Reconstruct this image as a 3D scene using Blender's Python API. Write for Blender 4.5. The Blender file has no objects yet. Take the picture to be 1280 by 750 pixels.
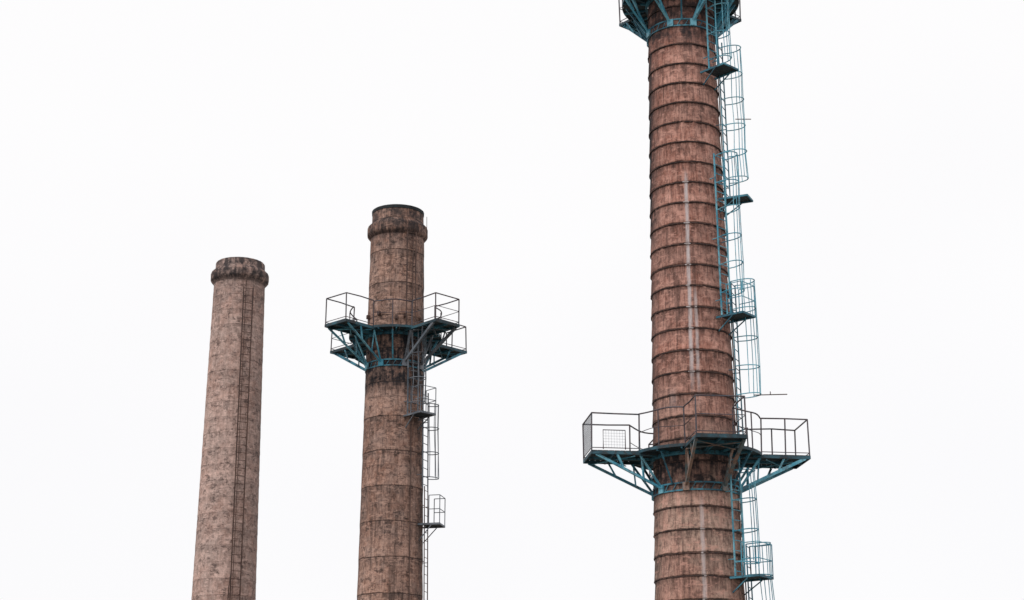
import bpy, math, random
from mathutils import Vector
random.seed(7)
scene = bpy.context.scene
rad = math.radians
EYE = 1.7          # eye height; chimney heights below are measured above eye level

# ------------------------------------------------------------------ nodes
class NT:
    def __init__(s, mat):
        mat.use_nodes = True
        s.t = mat.node_tree; s.t.nodes.clear()
    def n(s, typ, **kw):
        nd = s.t.nodes.new(typ)
        for k, v in kw.items(): setattr(nd, k, v)
        return nd
    def link(s, a, b): s.t.links.new(a, b)
    def put(s, sock, v):
        if hasattr(v, 'links') or hasattr(v, 'is_linked'): s.link(v, sock)
        else: sock.default_value = v
    def m(s, op, a, b=0.0, c=0.0, clamp=False):
        nd = s.n('ShaderNodeMath', operation=op, use_clamp=clamp)
        s.put(nd.inputs[0], a); s.put(nd.inputs[1], b); s.put(nd.inputs[2], c)
        return nd.outputs[0]
    def vec(s, x, y, z):
        nd = s.n('ShaderNodeCombineXYZ')
        s.put(nd.inputs[0], x); s.put(nd.inputs[1], y); s.put(nd.inputs[2], z)
        return nd.outputs[0]
    def noise(s, v, scale, detail=4, rough=0.55):
        nd = s.n('ShaderNodeTexNoise')
        s.link(v, nd.inputs['Vector']); nd.inputs['Scale'].default_value = scale
        nd.inputs['Detail'].default_value = detail; nd.inputs['Roughness'].default_value = rough
        return nd.outputs['Fac']
    def mr(s, v, a, b, c=0.0, d=1.0, smooth=True):
        nd = s.n('ShaderNodeMapRange')
        if smooth: nd.interpolation_type = 'SMOOTHSTEP'
        s.put(nd.inputs[0], v)
        for i, q in enumerate((a, b, c, d)): s.put(nd.inputs[i+1], q)
        return nd.outputs[0]
    def grey(s, v):
        nd = s.n('ShaderNodeCombineColor')
        for i in range(3): s.link(v, nd.inputs[i])
        return nd.outputs[0]
    def mix(s, f, a, b, mode='MIX'):
        nd = s.n('ShaderNodeMixRGB', blend_type=mode)
        s.put(nd.inputs[0], f)
        for i, q in ((1, a), (2, b)):
            if isinstance(q, tuple): nd.inputs[i].default_value = (*q, 1) if len(q) == 3 else q
            else: s.link(q, nd.inputs[i])
        return nd.outputs[0]

def chimney_mat(name, light, mid, dark, h, band_var=0.35, streak=0.7, blotch=0.5, line=0.8, linew=.06,
                soot=(), white=None, side=None, dash=0.4, seed=0.0, grey=0.0, low=None, grain=1.0, fineline=0, fl_amt=.5, bandgrad=.15):
    mat = bpy.data.materials.new(name); t = NT(mat)
    tc = t.n('ShaderNodeTexCoord').outputs['Object']
    sp = t.n('ShaderNodeSeparateXYZ'); t.link(tc, sp.inputs[0])
    x, y, z = sp.outputs
    az = t.m('ARCTAN2', x, t.m('MULTIPLY', y, -1.0))
    po = t.n('ShaderNodeVectorMath', operation='ADD'); t.link(tc, po.inputs[0]); po.inputs[1].default_value = (seed, seed*2, seed*.7)
    pos = po.outputs[0]
    wob = t.m('MULTIPLY', t.m('SUBTRACT', t.noise(pos, 1.6, 3), 0.5), 0.07)
    zz = t.m('ADD', z, wob)
    q = t.m('DIVIDE', zz, h)
    fl = t.m('FLOOR', t.m('DIVIDE', z, h)); fr = t.m('FRACT', q)
    wnn = t.n('ShaderNodeTexWhiteNoise', noise_dimensions='1D'); t.link(t.m('ADD', fl, seed), wnn.inputs['W'])
    wn = wnn.outputs['Value']
    big = t.noise(pos, 0.7, 6, 0.6)
    med = t.noise(pos, 3.0, 8, 0.68)
    fine = t.noise(pos, 13.0, 6, 0.7)
    A = t.m('MULTIPLY', az, 1.2)
    stk = t.noise(t.vec(A, t.m('MULTIPLY', z, 0.10), t.m('ADD', t.m('MULTIPLY', fl, 3.3), seed)), 8.0, 6, 0.65)
    lstk = t.noise(t.vec(A, t.m('MULTIPLY', z, 0.03), seed), 6.0, 6, 0.6)
    dsh = t.noise(t.vec(A, t.m('MULTIPLY', z, 0.13), t.m('MULTIPLY', fl, 5.7)), 17.0, 4, 0.65)
    f = t.mr(t.m('ADD', t.m('MULTIPLY', med, 0.5), t.m('MULTIPLY', big, 0.5)), 0.40, 0.60)
    col = t.mix(f, mid, light)
    if low:
        z0, z1, lc = low
        col = t.mix(t.m('MULTIPLY', t.mr(z, z1, z0), t.mr(big, .35, .6, .35, .9)), col, lc)
    col = t.mix(t.m('MULTIPLY', t.mr(lstk, .50, .64), .6*streak), col, light)
    col = t.mix(1.0, col, t.grey(t.mr(wn, 0, 1, 1-band_var, 1+band_var*.45, smooth=False)), 'MULTIPLY')
    col = t.mix(1.0, col, t.grey(t.mr(fr, 0, 1, 1+bandgrad, 1-bandgrad, smooth=False)), 'MULTIPLY')
    if grey:
        col = t.mix(t.m('MULTIPLY', t.mr(t.noise(pos, 1.3, 6, .7), .45, .60), grey), col, (.36, .29, .265))
    gr = t.mr(t.noise(pos, 7.5, 9, .78), .36, .64, 1-.42*grain, 1+.30*grain, smooth=False)
    col = t.mix(1.0, col, t.grey(gr), 'MULTIPLY')
    col = t.mix(t.m('MULTIPLY', t.mr(dsh, .52, .62), dash), col, dark)
    col = t.mix(t.m('MULTIPLY', t.mr(dsh, .47, .38), dash*.7), col, (light[0]*1.15, light[1]*1.2, light[2]*1.22))
    col = t.mix(t.m('MULTIPLY', t.mr(fine, .53, .66), .35), col, light)
    col = t.mix(t.m('MULTIPLY', t.mr(lstk, .47, .34), .6*streak), col, dark)
    dr = t.m('MULTIPLY', t.m('POWER', fr, 2.0), t.mr(stk, .44, .62))
    col = t.mix(t.m('MULTIPLY', dr, streak, clamp=True), col, dark)
    bl = t.mr(t.noise(pos, 3.6, 10, .80), .535, .60)
    col = t.mix(t.m('MULTIPLY', bl, blotch), col, dark)
    hb = t.noise(t.vec(az, t.m('MULTIPLY', z, 2.6), seed+4), 2.4, 9, .78)
    col = t.mix(t.m('MULTIPLY', t.mr(hb, .56, .61), blotch), col, dark)
    hc = t.noise(t.vec(az, t.m('MULTIPLY', z, 2.2), seed+9), 3.5, 7, .7)
    col = t.mix(t.m('MULTIPLY', t.mr(hc, .54, .62), .55), col, (light[0]*1.2, light[1]*1.2, light[2]*1.2))
    d = t.m('MULTIPLY', t.m('MINIMUM', fr, t.m('SUBTRACT', 1.0, fr)), h)
    jl = t.m('MULTIPLY', t.mr(d, t.m('MULTIPLY', t.noise(pos, 4, 4), linew*2), .008), line)
    jl = t.m('MULTIPLY', jl, t.mr(med, .38, .5, .45, 1))
    col = t.mix(jl, col, (dark[0]*.6, dark[1]*.6, dark[2]*.6))
    if fineline:
        f2 = t.m('FRACT', t.m('DIVIDE', zz, fineline))
        d2 = t.m('MULTIPLY', t.m('MINIMUM', f2, t.m('SUBTRACT', 1.0, f2)), fineline)
        k2 = t.m('MULTIPLY', t.mr(d2, .03, .006), t.mr(t.noise(pos, 1.5, 5, .7), .48, .60, 0, fl_amt))
        col = t.mix(k2, col, dark)
    if white:
        for (a0, w, z0, z1, s) in white:
            wz = t.m('MULTIPLY', t.m('SUBTRACT', t.noise(t.vec(z, seed, a0*9), 1.2, 4, .7), .5), .07)
            da = t.m('ABSOLUTE', t.m('ADD', t.m('SUBTRACT', az, a0), wz))
            k = t.mr(da, w, w*.2)
            k = t.m('MULTIPLY', k, t.m('MULTIPLY', t.mr(z, z0, z0+1.5), t.mr(z, z1, z1-.7)))
            k = t.m('MULTIPLY', k, t.mr(t.noise(t.vec(t.m('MULTIPLY', az, 5.0), t.m('MULTIPLY', z, .35), 2.0), 5, 8, .8), .36, .52, .25, 1))
            col = t.mix(t.m('MULTIPLY', k, s), col, (.58, .51, .51))
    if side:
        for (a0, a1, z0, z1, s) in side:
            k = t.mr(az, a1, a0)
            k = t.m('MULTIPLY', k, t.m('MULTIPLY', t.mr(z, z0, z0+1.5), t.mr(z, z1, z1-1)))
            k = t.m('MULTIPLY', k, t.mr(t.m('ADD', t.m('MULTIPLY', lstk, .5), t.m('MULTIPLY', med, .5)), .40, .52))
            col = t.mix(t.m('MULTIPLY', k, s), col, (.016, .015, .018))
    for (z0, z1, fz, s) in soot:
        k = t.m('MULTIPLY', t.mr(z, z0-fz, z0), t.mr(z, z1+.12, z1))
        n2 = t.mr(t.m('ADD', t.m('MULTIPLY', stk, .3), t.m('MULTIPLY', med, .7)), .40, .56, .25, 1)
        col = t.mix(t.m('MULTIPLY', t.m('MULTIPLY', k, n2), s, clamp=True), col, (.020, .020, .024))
    bs = t.n('ShaderNodeBsdfPrincipled')
    t.link(col, bs.inputs['Base Color']); bs.inputs['Roughness'].default_value = .92
    bs.inputs['Specular IOR Level'].default_value = .2
    hgt = t.m('ADD', t.m('MULTIPLY', med, .6), t.m('ADD', t.m('MULTIPLY', fine, .35), t.m('MULTIPLY', jl, -.5)))
    bp = t.n('ShaderNodeBump'); bp.inputs['Strength'].default_value = .8; bp.inputs['Distance'].default_value = .06
    t.link(hgt, bp.inputs['Height']); t.link(bp.outputs[0], bs.inputs['Normal'])
    o = t.n('ShaderNodeOutputMaterial'); t.link(bs.outputs[0], o.inputs[0])
    return mat

def metal_mat(name, a, b, rust, rust_amt=.5, scale=2.0, rough=.6):
    mat = bpy.data.materials.new(name); t = NT(mat)
    tc = t.n('ShaderNodeTexCoord').outputs['Object']
    n1 = t.noise(tc, scale, 5, .6); n2 = t.noise(tc, scale*3.1, 8, .75)
    col = t.mix(t.mr(n1, .42, .58), a, b)
    col = t.mix(t.m('MULTIPLY', t.mr(n2, .51, .59), rust_amt), col, rust)
    bs = t.n('ShaderNodeBsdfPrincipled')
    t.link(col, bs.inputs['Base Color']); bs.inputs['Roughness'].default_value = rough
    bp = t.n('ShaderNodeBump'); bp.inputs['Strength'].default_value = .3; bp.inputs['Distance'].default_value = .01
    t.link(n2, bp.inputs['Height']); t.link(bp.outputs[0], bs.inputs['Normal'])
    o = t.n('ShaderNodeOutputMaterial'); t.link(bs.outputs[0], o.inputs[0])
    return mat

# ------------------------------------------------------------------ mesh builder
class MB:
    def __init__(s): s.v = []; s.f = []
    def box(s, c, ax, ay, az):
        b = len(s.v)
        for i in (-1, 1):
            for j in (-1, 1):
                for k in (-1, 1): s.v.append(c + ax*i + ay*j + az*k)
        s.f += [tuple(b+i for i in q) for q in ((0,1,3,2),(4,6,7,5),(0,4,5,1),(2,3,7,6),(0,2,6,4),(1,5,7,3))]
    def beam(s, p, q, w, h, up=Vector((0,0,1))):
        d = q-p; L = d.length; d = d/L
        sd = d.cross(up)
        if sd.length < 1e-3: sd = d.cross(Vector((1,0,0)))
        sd.normalize(); u = sd.cross(d)
        s.box((p+q)/2, d*L/2, sd*w/2, u*h/2)
    def angle(s, p, q, w, up=Vector((0,0,1))):   # L-section
        d = (q-p).normalized(); sd = d.cross(up)
        if sd.length < 1e-3: sd = d.cross(Vector((1,0,0)))
        sd.normalize(); u = sd.cross(d); t = w*.14
        L = (q-p).length/2; c = (p+q)/2
        s.box(c, d*L, sd*w/2, u*t/2)
        s.box(c + u*(w/2+t/2) - sd*(w/2-t/2), d*L, sd*t/2, u*w/2)
    def tube(s, p, q, r, n=6): s.path([p, q], r, n)
    def path(s, pts, r, n=6):
        b = len(s.v); m = len(pts)
        for i, p in enumerate(pts):
            d = (pts[min(i+1, m-1)] - pts[max(i-1, 0)]).normalized()
            up = Vector((0,0,1)) if abs(d.z) < .9 else Vector((1,0,0))
            sd = d.cross(up).normalized(); u = sd.cross(d)
            for k in range(n):
                a = 2*math.pi*k/n
                s.v.append(p + sd*math.cos(a)*r + u*math.sin(a)*r)
        for i in range(m-1):
            for k in range(n):
                s.f.append((b+i*n+k, b+i*n+(k+1)%n, b+(i+1)*n+(k+1)%n, b+(i+1)*n+k))
        s.f.append(tuple(b+k for k in range(n))[::-1]); s.f.append(tuple(b+(m-1)*n+k for k in range(n)))
    def sector(s, a0, a1, r0, r1, z0, z1, n=1):
        for i in range(n):
            p = a0+(a1-a0)*i/n; q = a0+(a1-a0)*(i+1)/n; b = len(s.v)
            for a in (p, q):
                for r in (r0, r1):
                    for z in (z0, z1): s.v.append(Vector((math.sin(a)*r, -math.cos(a)*r, z)))
            fs = [(0,4,6,2),(1,3,7,5),(0,1,5,4),(2,6,7,3)]
            if i == 0: fs.append((0,2,3,1))
            if i == n-1: fs.append((4,5,7,6))
            s.f += [tuple(b+j for j in f) for f in fs]
    def lathe(s, prof, n=96, jitter=0.0):
        b = len(s.v)
        for (r, z) in prof:
            for k in range(n):
                a = 2*math.pi*k/n
                rr = r + (random.uniform(-jitter, jitter) if jitter else 0)
                s.v.append(Vector((math.sin(a)*rr, -math.cos(a)*rr, z)))
        for i in range(len(prof)-1):
            for k in range(n):
                s.f.append((b+i*n+k, b+i*n+(k+1)%n, b+(i+1)*n+(k+1)%n, b+(i+1)*n+k))
    def obj(s, name, mat, parent, smooth=False):
        me = bpy.data.meshes.new(name); me.from_pydata([tuple(v) for v in s.v], [], s.f)
        me.materials.append(mat)
        o = bpy.data.objects.new(name, me); scene.collection.objects.link(o)
        if smooth:
            for p in me.polygons: p.use_smooth = True
        me.update(); o.parent = parent
        return o

def P(az, R, z, t=0.0):
    a = rad(az)
    return Vector((math.sin(a)*R + math.cos(a)*t, -math.cos(a)*R + math.sin(a)*t, z))

def empty(name, loc):
    e = bpy.data.objects.new(name, None); e.location = loc
    scene.collection.objects.link(e); e.empty_display_size = 1
    return e

# ------------------------------------------------------------------ materials
TEAL = metal_mat('teal_paint', (.018, .11, .165), (.06, .25, .34), (.035, .028, .028), .7, 1.7)
EDGE = metal_mat('dark_teal_edge', (.012, .035, .05), (.03, .11, .15), (.03, .022, .02), .7, 1.2)
CYAN = metal_mat('faded_cyan_paint', (.06, .30, .42), (.18, .47, .58), (.06, .055, .065), .6, 1.3)
PALE = metal_mat('pale_cyan_paint', (.10, .42, .55), (.28, .56, .66), (.09, .085, .10), .45, 1.1)
RAIL = metal_mat('railing_paint', (.06, .036, .042), (.10, .08, .09), (.04, .12, .16), .35, 1.5)
GREY = metal_mat('grey_steel', (.08, .10, .125), (.17, .19, .22), (.07, .045, .04), .5, 1.5)
RUST = metal_mat('rusty_steel', (.065, .032, .025), (.11, .06, .045), (.02, .015, .015), .5, 2.0)
TAN = metal_mat('rust_tan_steel', (.30, .19, .145), (.14, .18, .19), (.07, .04, .03), .6, 2.4)
DECK = metal_mat('deck_plate', (.016, .030, .038), (.035, .055, .06), (.035, .022, .018), .6, 1.4)
HOOP = metal_mat('hoop_iron', (.030, .019, .018), (.07, .04, .034), (.17, .09, .07), .7, 3.0, .9)
LIME = metal_mat('lime_crusted_iron', (.42, .36, .35), (.54, .48, .48), (.12, .08, .07), .6, 3.0, .95)
DARK = metal_mat('soot_rim', (.010, .012, .015), (.02, .022, .025), (.02, .05, .055), .4, 2.0, .9)

# ------------------------------------------------------------------ parts
def shaft_profile(rf, z0, z1, h, lip=.012):
    prof = [(rf(z0), -EYE+.1)]
    step = h/6
    n = int((z1-z0)/step)
    for i in range(n+1):
        z = z0 + (z1-z0)*i/n
        fr = (z/h) % 1.0
        prof.append((rf(z) + lip*(1-fr) - lip*.5, z))
    return prof

def plinth(e, mat, r):
    b = MB()
    b.lathe([(r+.35, -EYE-.1), (r+.35, -EYE+.5), (r+.31, -EYE+.55), (r+.12, -EYE+.62), (r-.1, -EYE+.66)], 96)
    b.obj('plinth', mat, e)

def ladder(mb_l, mb_c, rf, az, z0, z1, cage_from=None, w=.44, off=.2, depth=.68, bars=5, hoop=.9, r=.02, cr=.013):
    pr = lambda z, t=0, d=0: P(az, rf(z)+off+d, z, t)
    for sg in (-1, 1): mb_l.beam(pr(z0, sg*w/2), pr(z1, sg*w/2), r*2.4, r*1.6, up=P(az, 1, 0))
    z = z0 + .15
    while z < z1:
        mb_l.tube(pr(z, -w/2), pr(z, w/2), r*.7, 5); z += .3
    z = z0 + .5
    while z < z1:
        for sg in (-1, 1): mb_l.tube(pr(z, sg*w/2), P(az, rf(z)-.05, z, sg*w/2), r*.8, 5)
        z += 2.0
    if cage_from is not None:
        zs = []; z = cage_from
        while z < z1+.01: zs.append(z); z += hoop
        def hp(zz, u):
            a = math.pi*u
            hw = (w/2 + .11*math.sin(a)**.5) if 0 < u < 1 else w/2
            return pr(zz, -hw*math.cos(a), depth*math.sin(a)**.8 if 0 < u < 1 else 0)
        for zz in zs:
            tl = random.uniform(-.05, .05)
            mb_c.path([hp(zz+tl*math.sin(math.pi*i/14), i/14) for i in range(15)], cr*1.35, 5)
        sw = [random.uniform(-.03, .03) for _ in zs]
        for k in range(1, bars+1):
            u = k/(bars+1)
            mb_c.path([hp(zz, u) + Vector((sw[i]+random.uniform(-.012,.012), random.uniform(-.02,.02), 0)) for i, zz in enumerate(zs)], cr, 5)

def rest_platform(deck, frame, rails, rf, az, z, w=.7, d0=.05, d1=.9, rh=.95, strut=.45):
    pr = lambda t, d, zz=z: P(az, rf(z)+d, zz, t)
    ux = (pr(1, 0)-pr(0, 0)).normalized(); uy = (pr(0, 1)-pr(0, 0)).normalized()
    n = 6
    for i in range(n):
        dd = d0 + (d1-d0)*(i+.5)/n
        deck.box(pr(0, dd), ux*w*.47, uy*(d1-d0)/n*.46, Vector((0,0,.015)))
    for sg in (-1, 1):
        frame.beam(pr(sg*w/2, -.05, z-.03), pr(sg*w/2, d1, z-.03), .04, .06)
        frame.beam(pr(sg*w/2, d1*.6, z-.06), P(az, rf(z-strut)-.03, z-strut, sg*w/2*.8), .03, .03)
    frame.beam(pr(-w/2, d1, z-.03), pr(w/2, d1, z-.03), .04, .06)
    if rh:
        c = [pr(-w/2, .35), pr(-w/2, d1), pr(w/2, d1), pr(w/2, .35)]
        for p in c: rails.tube(p, p+Vector((0,0,rh)), .017, 5)
        for hh in (rh, rh*.5): rails.path([p+Vector((0,0,hh)) for p in c], .015, 5)

def wire_mesh(mb, p, q, zlo, zhi, sp=.06, r=.0035):
    L = (q-p).length; n = int(L/sp)
    for i in range(n+1):
        a = p.lerp(q, i/n); mb.tube(a+Vector((0,0,zlo)), a+Vector((0,0,zhi)), r, 3)
    n = int((zhi-zlo)/sp)
    for i in range(n+1):
        zz = Vector((0,0,zlo+(zhi-zlo)*i/n)); mb.tube(p+zz, q+zz, r, 3)

def platform(par, rf, zd, Rr, bal, rh, zband, rail_mat, frame_mat, diag_mats, mesh_on=(), ring_joists=16, tr=.024, foot_spread=26):
    deck, frame, rails, wire, edge = MB(), MB(), MB(), MB(), MB()
    rs = rf(zd)+.03
    n = 36
    for i in range(n):
        a0 = 2*math.pi*i/n+.006; a1 = 2*math.pi*(i+1)/n-.006
        deck.sector(a0, a1, rs, Rr-.01, zd-.02, zd+.02)
    edge.sector(0, 2*math.pi, Rr-.005, Rr+.02, zd-.05, zd+.04, 72)
    frame.sector(0, 2*math.pi, rs-.02, rs+.06, zd-.14, zd-.03, 64)
    for i in range(ring_joists):
        a = 360*i/ring_joists + 5
        frame.beam(P(a, rs, zd-.06), P(a, Rr, zd-.06), .045, .065)
    rb = rf(zband)
    frame.sector(0, 2*math.pi, rb-.03, rb+.03, zband+.10, zband+.145, 64)
    frame.sector(0, 2*math.pi, rb-.03, rb+.03, zband-.12, zband-.075, 64)
    for i in range(28):
        a = 360*i/28; frame.beam(P(a, rb+.02, zband-.1), P(a+6.4, rb+.02, zband+.12), .02, .02)
    gaps = []
    for bi, (az, Ro, w) in enumerate(bal):
        dm = diag_mats[bi % len(diag_mats)]; br = MB()
        Ri = math.sqrt(max(Rr**2-(w/2)**2, .01))
        half = math.degrees(math.asin(min(.99, w/2/Rr))); gaps.append((az-half, az+half))
        ux = P(az, 0, 0, 1); uy = P(az, 1, 0)
        k = max(5, int((Ro-Ri)/.16))
        for i in range(k):
            R = Ri+.06 + (Ro-Ri-.06)*(i+.5)/k
            deck.box(P(az, R, zd+.006), ux*(w/2-.02), uy*(Ro-Ri)/k*.44, Vector((0,0,.018)))
        for sg in (-1, 1):
            edge.beam(P(az, rs, zd-.055, sg*min(w/2, rs*.8)), P(az, Ro, zd-.055, sg*w/2), .05, .09)
        edge.beam(P(az, Ro, zd-.045, -w/2-.03), P(az, Ro, zd-.045, w/2+.03), .04, .10)
        frame.beam(P(az, (Ro+Rr)/2, zd-.075, -w/2), P(az, (Ro+Rr)/2, zd-.075, w/2), .05, .08)
        frame.beam(P(az, rs, zd-.075, 0), P(az, Ro-.03, zd-.075, 0), .05, .07)
        for sg in (-1, 1):
            fa = az + sg*foot_spread
            foot = P(fa, rb+.03, zband)
            top = P(az, Ro-.12, zd-.12, sg*(w/2-.02))
            midp = P(az, (Ro+Rr)/2-.1, zd-.11, sg*w/2)
            br.angle(top, foot, .08)
            br.angle(P(az, Rr-.15, zd-.11, sg*w/2*.95), foot, .065)
            mp = top.lerp(foot, .42)
            br.angle(mp, midp, .05)
            mp2 = top.lerp(foot, .72)
            br.angle(mp2, P(az, Rr-.2, zd-.11, sg*w/2*.9), .045)
            br.box(P(fa, rb+.05, zband), P(fa, 0, 0, 1)*.10, P(fa, 1, 0)*.035, Vector((0,0,.12)))
        br.tube(P(az, Ro-.2, zd-.14, -w/2), P(az, Rr, zd-.14, w/2), .018, 5)
        br.tube(P(az, Ro-.2, zd-.15, w/2), P(az, Rr, zd-.15, -w/2), .018, 5)
        br.obj('bracket_truss', dm, par)
        j = lambda: Vector((random.uniform(-.025,.025), random.uniform(-.025,.025), random.uniform(-.02,.02)))
        c = [P(az, Ri, zd, -w/2), P(az, (Ri+Ro)/2, zd, -w/2), P(az, Ro, zd, -w/2), P(az, Ro, zd, w/2), P(az, (Ri+Ro)/2, zd, w/2), P(az, Ri, zd, w/2)]
        tops = [p+Vector((0,0,rh))+j() for p in c]
        mids = [p.lerp(q, .52)+j()*.5 for p, q in zip(c, tops)]
        for i, (p, q) in enumerate(zip(c, tops)):
            if i in (1, 4) and (bi+i) % 3 != 2: continue       # some posts are missing
            rails.tube(p, q, tr, 5)
        rails.path(tops[:3], tr, 5); rails.path(tops[2:4], tr, 5); rails.path(tops[3:], tr, 5)
        if bi % 2 == 0: rails.path(mids, tr*.55, 5)
        rails.path([p+Vector((0,0,.09)) for p in c], tr*.6, 5)
        if bi in mesh_on:
            wire_mesh(wire, P(az, Ro, zd, -w/2), P(az, Ro, zd, w/2), .1, rh-.03)
            wire_mesh(wire, P(az, Ro-.35, zd, w/2), P(az, (Ri+Ro)/2-.3, zd, w/2), .1, rh*.55, .08)
            rails.path([P(az, Ro-.35, zd+.05, w/2), P(az, Ro-.35, zd+rh*.56, w/2), P(az, (Ri+Ro)/2-.3, zd+rh*.56, w/2), P(az, (Ri+Ro)/2-.3, zd+.05, w/2)], tr*.7, 5)
    gaps.sort()
    for i in range(len(gaps)):
        a0 = gaps[i][1]; a1 = gaps[(i+1) % len(gaps)][0]
        if a1 < a0: a1 += 360
        m = max(4, int((a1-a0)/5))
        for hh, r in ((rh, tr), (rh*.52, tr*.5)):
            ph = random.uniform(0, 6)
            rails.path([P(a0+(a1-a0)*k/m, Rr, zd+hh+.02*math.sin(k*.8+ph)) for k in range(m+1)], r, 5)
        k = max(2, int((a1-a0)/28))
        for q in range(1, k):
            a = a0+(a1-a0)*q/k; rails.tube(P(a, Rr, zd), P(a, Rr+random.uniform(-.03,.03), zd+rh), tr*.9, 5)
    lb = MB()
    for i in range(len(gaps)):
        a0 = gaps[i][1]; a1 = gaps[(i+1) % len(gaps)][0]
        if a1 < a0: a1 += 360
        k = max(1, int((a1-a0)/40))
        for q in range(k):
            a = a0+(a1-a0)*(q+.5)/k
            lb.angle(P(a, Rr-.1, zd-.1), P(a, rb+.03, zband+.1), .055)
    lb.obj('ring_brackets', frame_mat, par)
    deck.obj('platform_deck', DECK, par); frame.obj('platform_frame', frame_mat, par)
    edge.obj('platform_edge', EDGE, par)
    rails.obj('platform_railing', rail_mat, par)
    if wire.v: wire.obj('wire_mesh_panels', GREY, par)

# ================================================================== RIGHT (large) chimney
def build_right():
    e = empty('industrial_chimney', (5.55, 50, EYE))
    rf = lambda z: (2.81-.0262*z)/2
    h = .68
    mat = chimney_mat('banded_red_concrete', (.56, .305, .245), (.34, .150, .112), (.055, .034, .032), h,
                      band_var=.30, streak=.80, blotch=.42, line=.9, linew=.05, dash=.50, seed=3.1, bandgrad=.2,
                      low=(9.0, 14.0, (.43, .30, .24)),
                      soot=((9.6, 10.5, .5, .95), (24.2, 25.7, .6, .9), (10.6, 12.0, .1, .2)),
                      white=((-.12, .07, 12.0, 19.6, .95), (.03, .06, 11.7, 15.8, .65), (.0, .07, 4.5, 9.3, .65), (-.62, .15, 11.5, 12.6, .75)),
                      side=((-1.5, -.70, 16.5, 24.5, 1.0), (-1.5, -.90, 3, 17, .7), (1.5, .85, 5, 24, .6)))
    s = MB(); s.lathe(shaft_profile(rf, 0.0, 29.0, h, .03), 128, .003)
    s.obj('shaft', mat, e, True)
    plinth(e, mat, 1.42)
    c = MB(); c.lathe([(1.02, 29.0), (1.17, 29.0), (1.19, 29.3), (1.12, 29.45), (1.12, 29.9), (.85, 29.9), (.85, 28.5)], 96); c.obj('crown', mat, e)
    hp = MB(); lm = MB(); k = 0
    while k*h < 28.9:
        z = k*h; n = 120
        r = rf(z); w = random.uniform(-.012, .012); ph = random.uniform(0, 6)
        for i in range(n):
            a0 = 2*math.pi*i/n - math.pi; a1 = 2*math.pi*(i+1)/n - math.pi
            if i % 2 == 0:
                skip = random.random() < .05; dz = random.uniform(-.004, .004); dr = random.uniform(-.005, .005)
            if skip: continue
            zz = z + w*math.sin(a0+ph) + dz
            am = (a0+a1)/2
            limy = (12.3 < z < 19.3 and abs(am+.12) < .07) or (12 < z < 15.5 and abs(am-.03) < .045 and random.random() < .6) or (5 < z < 9.2 and abs(am) < .05 and random.random() < .7)
            (lm if limy and random.random() < .85 else hp).sector(a0, a1, r-.03, r+.024+dr, zz-.015, zz+.015)
        k += 1
    hp.obj('iron_hoops', HOOP, e); lm.obj('lime_stained_hoops', LIME, e)
    platform(e, rf, 10.53, 2.0, [(7, 3.3, 1.45), (97, 3.35, 1.45), (187, 3.3, 1.45), (-83, 3.3, 1.45)], 1.13, 9.43,
             RAIL, TEAL, [TAN, CYAN, TEAL, CYAN], mesh_on=(3,))
    platform(e, rf, 25.75, 1.9, [(40, 2.3, 1.1), (130, 2.3, 1.1), (220, 2.3, 1.1), (-50, 2.3, 1.1)], 1.1, 24.55, RAIL, TEAL, [CYAN, TEAL, TEAL, CYAN])
    L, C, L2, C2, D, F, R = MB(), MB(), MB(), MB(), MB(), MB(), MB()
    A, B = 43, 66
    ladder(L, C, rf, A, 22.85, 26.9, 23.2)
    rest_platform(D, F, R, rf, A, 22.85, rh=None)
    ladder(L2, C2, rf, B, 18.65, 24.2, 19.3)
    rest_platform(D, F, R, rf, B, 18.65, rh=None, w=.6)
    ladder(L, C, rf, A+1, 14.7, 20.0, 15.4)
    rest_platform(D, F, R, rf, 50, 14.7, rh=.95)
    ladder(L2, C2, rf, B, 10.6, 15.9, 12.3)
    ladder(L, C, rf, 45, 6.8, 10.5, 7.2)
    rest_platform(D, F, R, rf, 54, 6.8, rh=.95, w=.85)
    ladder(L2, C2, rf, B+3, -EYE, 7.8, 1.5)
    L.obj('ladder', CYAN, e); C.obj('ladder_cage', CYAN, e); L2.obj('upper_ladder', TEAL, e); C2.obj('upper_ladder_cage', PALE, e)
    D.obj('rest_landings', DECK, e); F.obj('landing_frames', TEAL, e); R.obj('landing_rails', CYAN, e)
    x = MB()
    x.tube(P(66, 1.9, 12.3), P(66, 1.9, 12.3)+Vector((1.0, -.1, .0)), .017, 5)
    x.tube(P(66, 1.9, 12.3)+Vector((.5, -.05, -.0)), P(66, 1.9, 12.3)+Vector((.5, -.05, .1)), .014, 5)
    x.tube(P(66, 1.7, 21.35), P(66, 1.7, 21.35)+Vector((.5, 0, .0)), .016, 5)
    x.path([P(80, rf(z)+.04, z) for z in (-EYE, 8, 15, 22, 25.5)], .02, 6)
    x.path([P(60, rf(z)+.05, z) for z in (-EYE, 8, 9.3)], .018, 6)
    x.obj('conduits_and_rods', RUST, e)
build_right()

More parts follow.
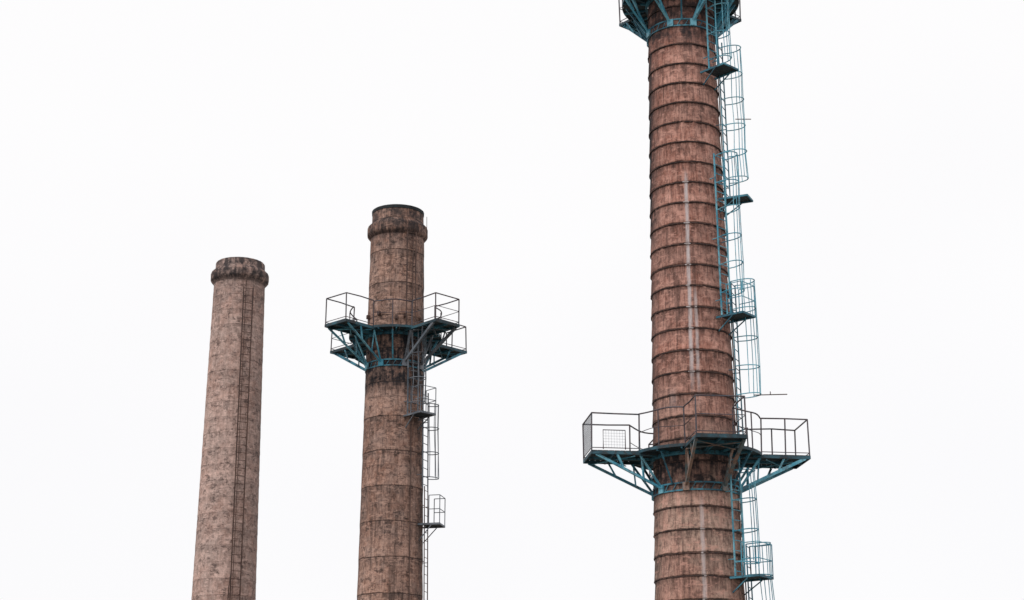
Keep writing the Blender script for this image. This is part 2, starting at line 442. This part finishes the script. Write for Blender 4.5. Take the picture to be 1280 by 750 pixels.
# ================================================================== MIDDLE chimney
def build_mid():
    e = empty('industrial_chimney', (-4.33, 60, EYE))
    rf = lambda z: (2.49-.0227*z)/2
    h = 1.27
    mat = chimney_mat('weathered_brown_concrete', (.54, .34, .27), (.34, .185, .135), (.050, .035, .032), h,
                      band_var=.2, streak=.75, blotch=.72, line=.7, linew=.03, dash=.38, seed=11.7, grey=.3, fineline=.42, fl_amt=.45, grain=1.2, bandgrad=.08,
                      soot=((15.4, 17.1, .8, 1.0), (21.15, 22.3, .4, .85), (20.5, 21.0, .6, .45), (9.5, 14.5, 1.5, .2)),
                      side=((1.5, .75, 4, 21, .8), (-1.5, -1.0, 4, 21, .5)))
    s = MB(); s.lathe(shaft_profile(rf, 0, 21.02, h, .014), 128, .004); s.obj('shaft', mat, e, True)
    plinth(e, mat, 1.25)
    c = MB()
    c.lathe([(1.0, 20.98), (1.03, 21.0), (1.10, 21.08), (1.135, 21.13), (1.14, 21.2), (1.14, 21.40), (1.12, 21.46), (1.0, 21.58), (.975, 21.62), (.965, 22.02)], 96, .005)
    c.obj('crown', mat, e, True)
    r = MB(); r.lathe([(.95, 21.98), (.985, 21.99), (.99, 22.11), (.88, 22.12), (.86, 21.4)], 96, .003); r.obj('crown_rim', DARK, e)
    platform(e, rf, 17.17, 1.7, [(43, 2.94, 1.1), (135, 3.1, 1.1), (-135, 3.1, 1.1), (-43, 2.94, 1.1)], .97, 15.95,
             RAIL, TEAL, [GREY, TEAL, TEAL, CYAN], foot_spread=20)
    L, C, D, F, R, L3 = MB(), MB(), MB(), MB(), MB(), MB()
    ladder(L3, C, rf, 30, 17.2, 21.0, None, w=.36, r=.017)
    ladder(L, C, rf, 36, 14.0, 17.2, 14.4)
    rest_platform(D, F, R, rf, 42, 14.0, rh=.95, w=.7)
    ladder(L, C, rf, 68, 11.4, 15.0, 11.8, depth=.5)
    ladder(L3, C, rf, 72, -EYE, 11.5, None, w=.34, r=.017)
    rest_platform(D, F, R, rf, 78, 10.15, rh=1.0, w=.75, d1=.75, strut=.6)
    L.obj('ladder', GREY, e); L3.obj('lower_ladder', RUST, e); C.obj('ladder_cage', GREY, e); D.obj('rest_landings', DECK, e)
    F.obj('landing_frames', GREY, e); R.obj('landing_rails', GREY, e)
    x = MB()
    x.path([P(38, rf(z)+.04, z) for z in (-EYE, 8, 14, 17, 20.9)], .02, 6)
    x.path([P(75, 1.16, 21.2), P(75, 1.15, 21.85)], .011, 5)
    for a in (-62, -30, 5, 22, 60): x.box(P(a, rf(17.9)+.07, 17.75+.1*math.sin(a)), P(a,.06,0), P(a,0,0,.05), Vector((0,0,.07)))
    x.obj('conduits_and_rods', RUST, e)
build_mid()

# ================================================================== LEFT chimney
def build_left():
    e = empty('industrial_chimney', (-10.9, 64, EYE))
    rf = lambda z: (2.63-.03*z)/2
    h = .62
    mat = chimney_mat('weathered_pink_concrete', (.66, .465, .405), (.47, .295, .245), (.10, .072, .065), h,
                      band_var=.12, streak=.40, blotch=.75, line=.25, linew=.025, dash=.20, seed=23.0, grey=.4, grain=1.0, bandgrad=.06,
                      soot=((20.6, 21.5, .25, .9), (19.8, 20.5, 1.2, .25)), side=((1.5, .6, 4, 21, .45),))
    s = MB(); s.lathe(shaft_profile(rf, 0, 20.5, h, .008), 128, .004); s.obj('shaft', mat, e, True)
    plinth(e, mat, 1.32)
    c = MB(); c.lathe([(1.0, 20.45), (1.02, 20.5), (1.11, 20.60), (1.14, 20.64), (1.15, 20.70), (1.15, 20.90), (1.12, 20.97), (1.0, 21.08), (.975, 21.13),
                       (.97, 21.36), (.94, 21.4), (.80, 21.4), (.78, 20.6)], 96, .009)
    c.obj('crown', mat, e, True)
    L, C = MB(), MB()
    ladder(L, C, rf, 27, 7.6, 20.1, None, w=.38, off=.17, r=.018)
    L.tube(P(27, rf(8.9)+.17, 8.9, -.19), P(16, rf(8.2)+.3, 8.35), .02, 5)
    L.tube(P(16, rf(8.2)+.3, 8.35), P(16, rf(7.6)+.17, 7.5), .02, 5)
    L.obj('ladder', RUST, e)
    x = MB(); x.path([P(24, rf(z)+.03, z) for z in (-EYE, 8, 14, 20.4)], .013, 5); x.obj('lightning_conductor', RUST, e)
build_left()

# ================================================================== ground
gm = bpy.data.materials.new('gravel_ground'); t = NT(gm)
tc = t.n('ShaderNodeTexCoord').outputs['Object']
col = t.mix(t.mr(t.noise(tc, .15, 6), .4, .6), (.13, .12, .105), (.22, .20, .18))
col = t.mix(t.m('MULTIPLY', t.noise(tc, 6, 6), .4), col, (.07, .08, .05))
bs = t.n('ShaderNodeBsdfPrincipled'); t.link(col, bs.inputs['Base Color']); bs.inputs['Roughness'].default_value = .95
o = t.n('ShaderNodeOutputMaterial'); t.link(bs.outputs[0], o.inputs[0])
g = MB(); n = 24
for i in range(n+1):
    for j in range(n+1): g.v.append(Vector(((i/n-.5)*4000, (j/n-.5)*4000, 0)))
for i in range(n):
    for j in range(n): g.f.append((i*(n+1)+j, (i+1)*(n+1)+j, (i+1)*(n+1)+j+1, i*(n+1)+j+1))
g.obj('ground', gm, None)

# ================================================================== sky + sun
w = bpy.data.worlds.new('World'); scene.world = w; w.use_nodes = True
nt = w.node_tree; nt.nodes.clear()
sky = nt.nodes.new('ShaderNodeTexSky'); sky.sky_type = 'NISHITA'; sky.sun_disc = False
sky.sun_elevation = rad(48); sky.sun_rotation = rad(225)
b1 = nt.nodes.new('ShaderNodeBackground'); nt.links.new(sky.outputs[0], b1.inputs[0]); b1.inputs[1].default_value = .1
tcw = nt.nodes.new('ShaderNodeTexCoord')
nz = nt.nodes.new('ShaderNodeTexNoise'); nz.inputs['Scale'].default_value = 1.8; nz.inputs['Detail'].default_value = 2
nt.links.new(tcw.outputs['Generated'], nz.inputs['Vector'])
cr = nt.nodes.new('ShaderNodeValToRGB')
cr.color_ramp.elements[0].position = .3; cr.color_ramp.elements[0].color = (.965, .955, .975, 1)
cr.color_ramp.elements[1].position = .6; cr.color_ramp.elements[1].color = (1.03, 1.02, 1.02, 1)
nt.links.new(nz.outputs['Fac'], cr.inputs[0])
b2 = nt.nodes.new('ShaderNodeBackground'); nt.links.new(cr.outputs[0], b2.inputs[0]); b2.inputs[1].default_value = 1.0
mx = nt.nodes.new('ShaderNodeMixShader'); mx.inputs[0].default_value = .95
nt.links.new(b1.outputs[0], mx.inputs[1]); nt.links.new(b2.outputs[0], mx.inputs[2])
wo = nt.nodes.new('ShaderNodeOutputWorld'); nt.links.new(mx.outputs[0], wo.inputs[0])

sd = bpy.data.lights.new('sun', 'SUN'); sd.energy = 1.2; sd.angle = rad(15); sd.color = (1, .97, .93)
so = bpy.data.objects.new('sun', sd); scene.collection.objects.link(so)
sun_dir = Vector((math.sin(rad(225))*math.cos(rad(48)), math.cos(rad(225))*math.cos(rad(48)), math.sin(rad(48))))
so.rotation_euler = sun_dir.to_track_quat('Z', 'Y').to_euler()

# ================================================================== camera
cd = bpy.data.cameras.new('camera'); cd.sensor_width = 36; cd.lens = 59.06; cd.clip_end = 6000
co = bpy.data.objects.new('camera', cd); scene.collection.objects.link(co)
co.location = (0, 0, EYE); co.rotation_euler = (rad(90+17.27), 0, 0)
scene.camera = co
scene.view_settings.view_transform = 'Standard'
scene.view_settings.look = 'None'; scene.view_settings.exposure = 0
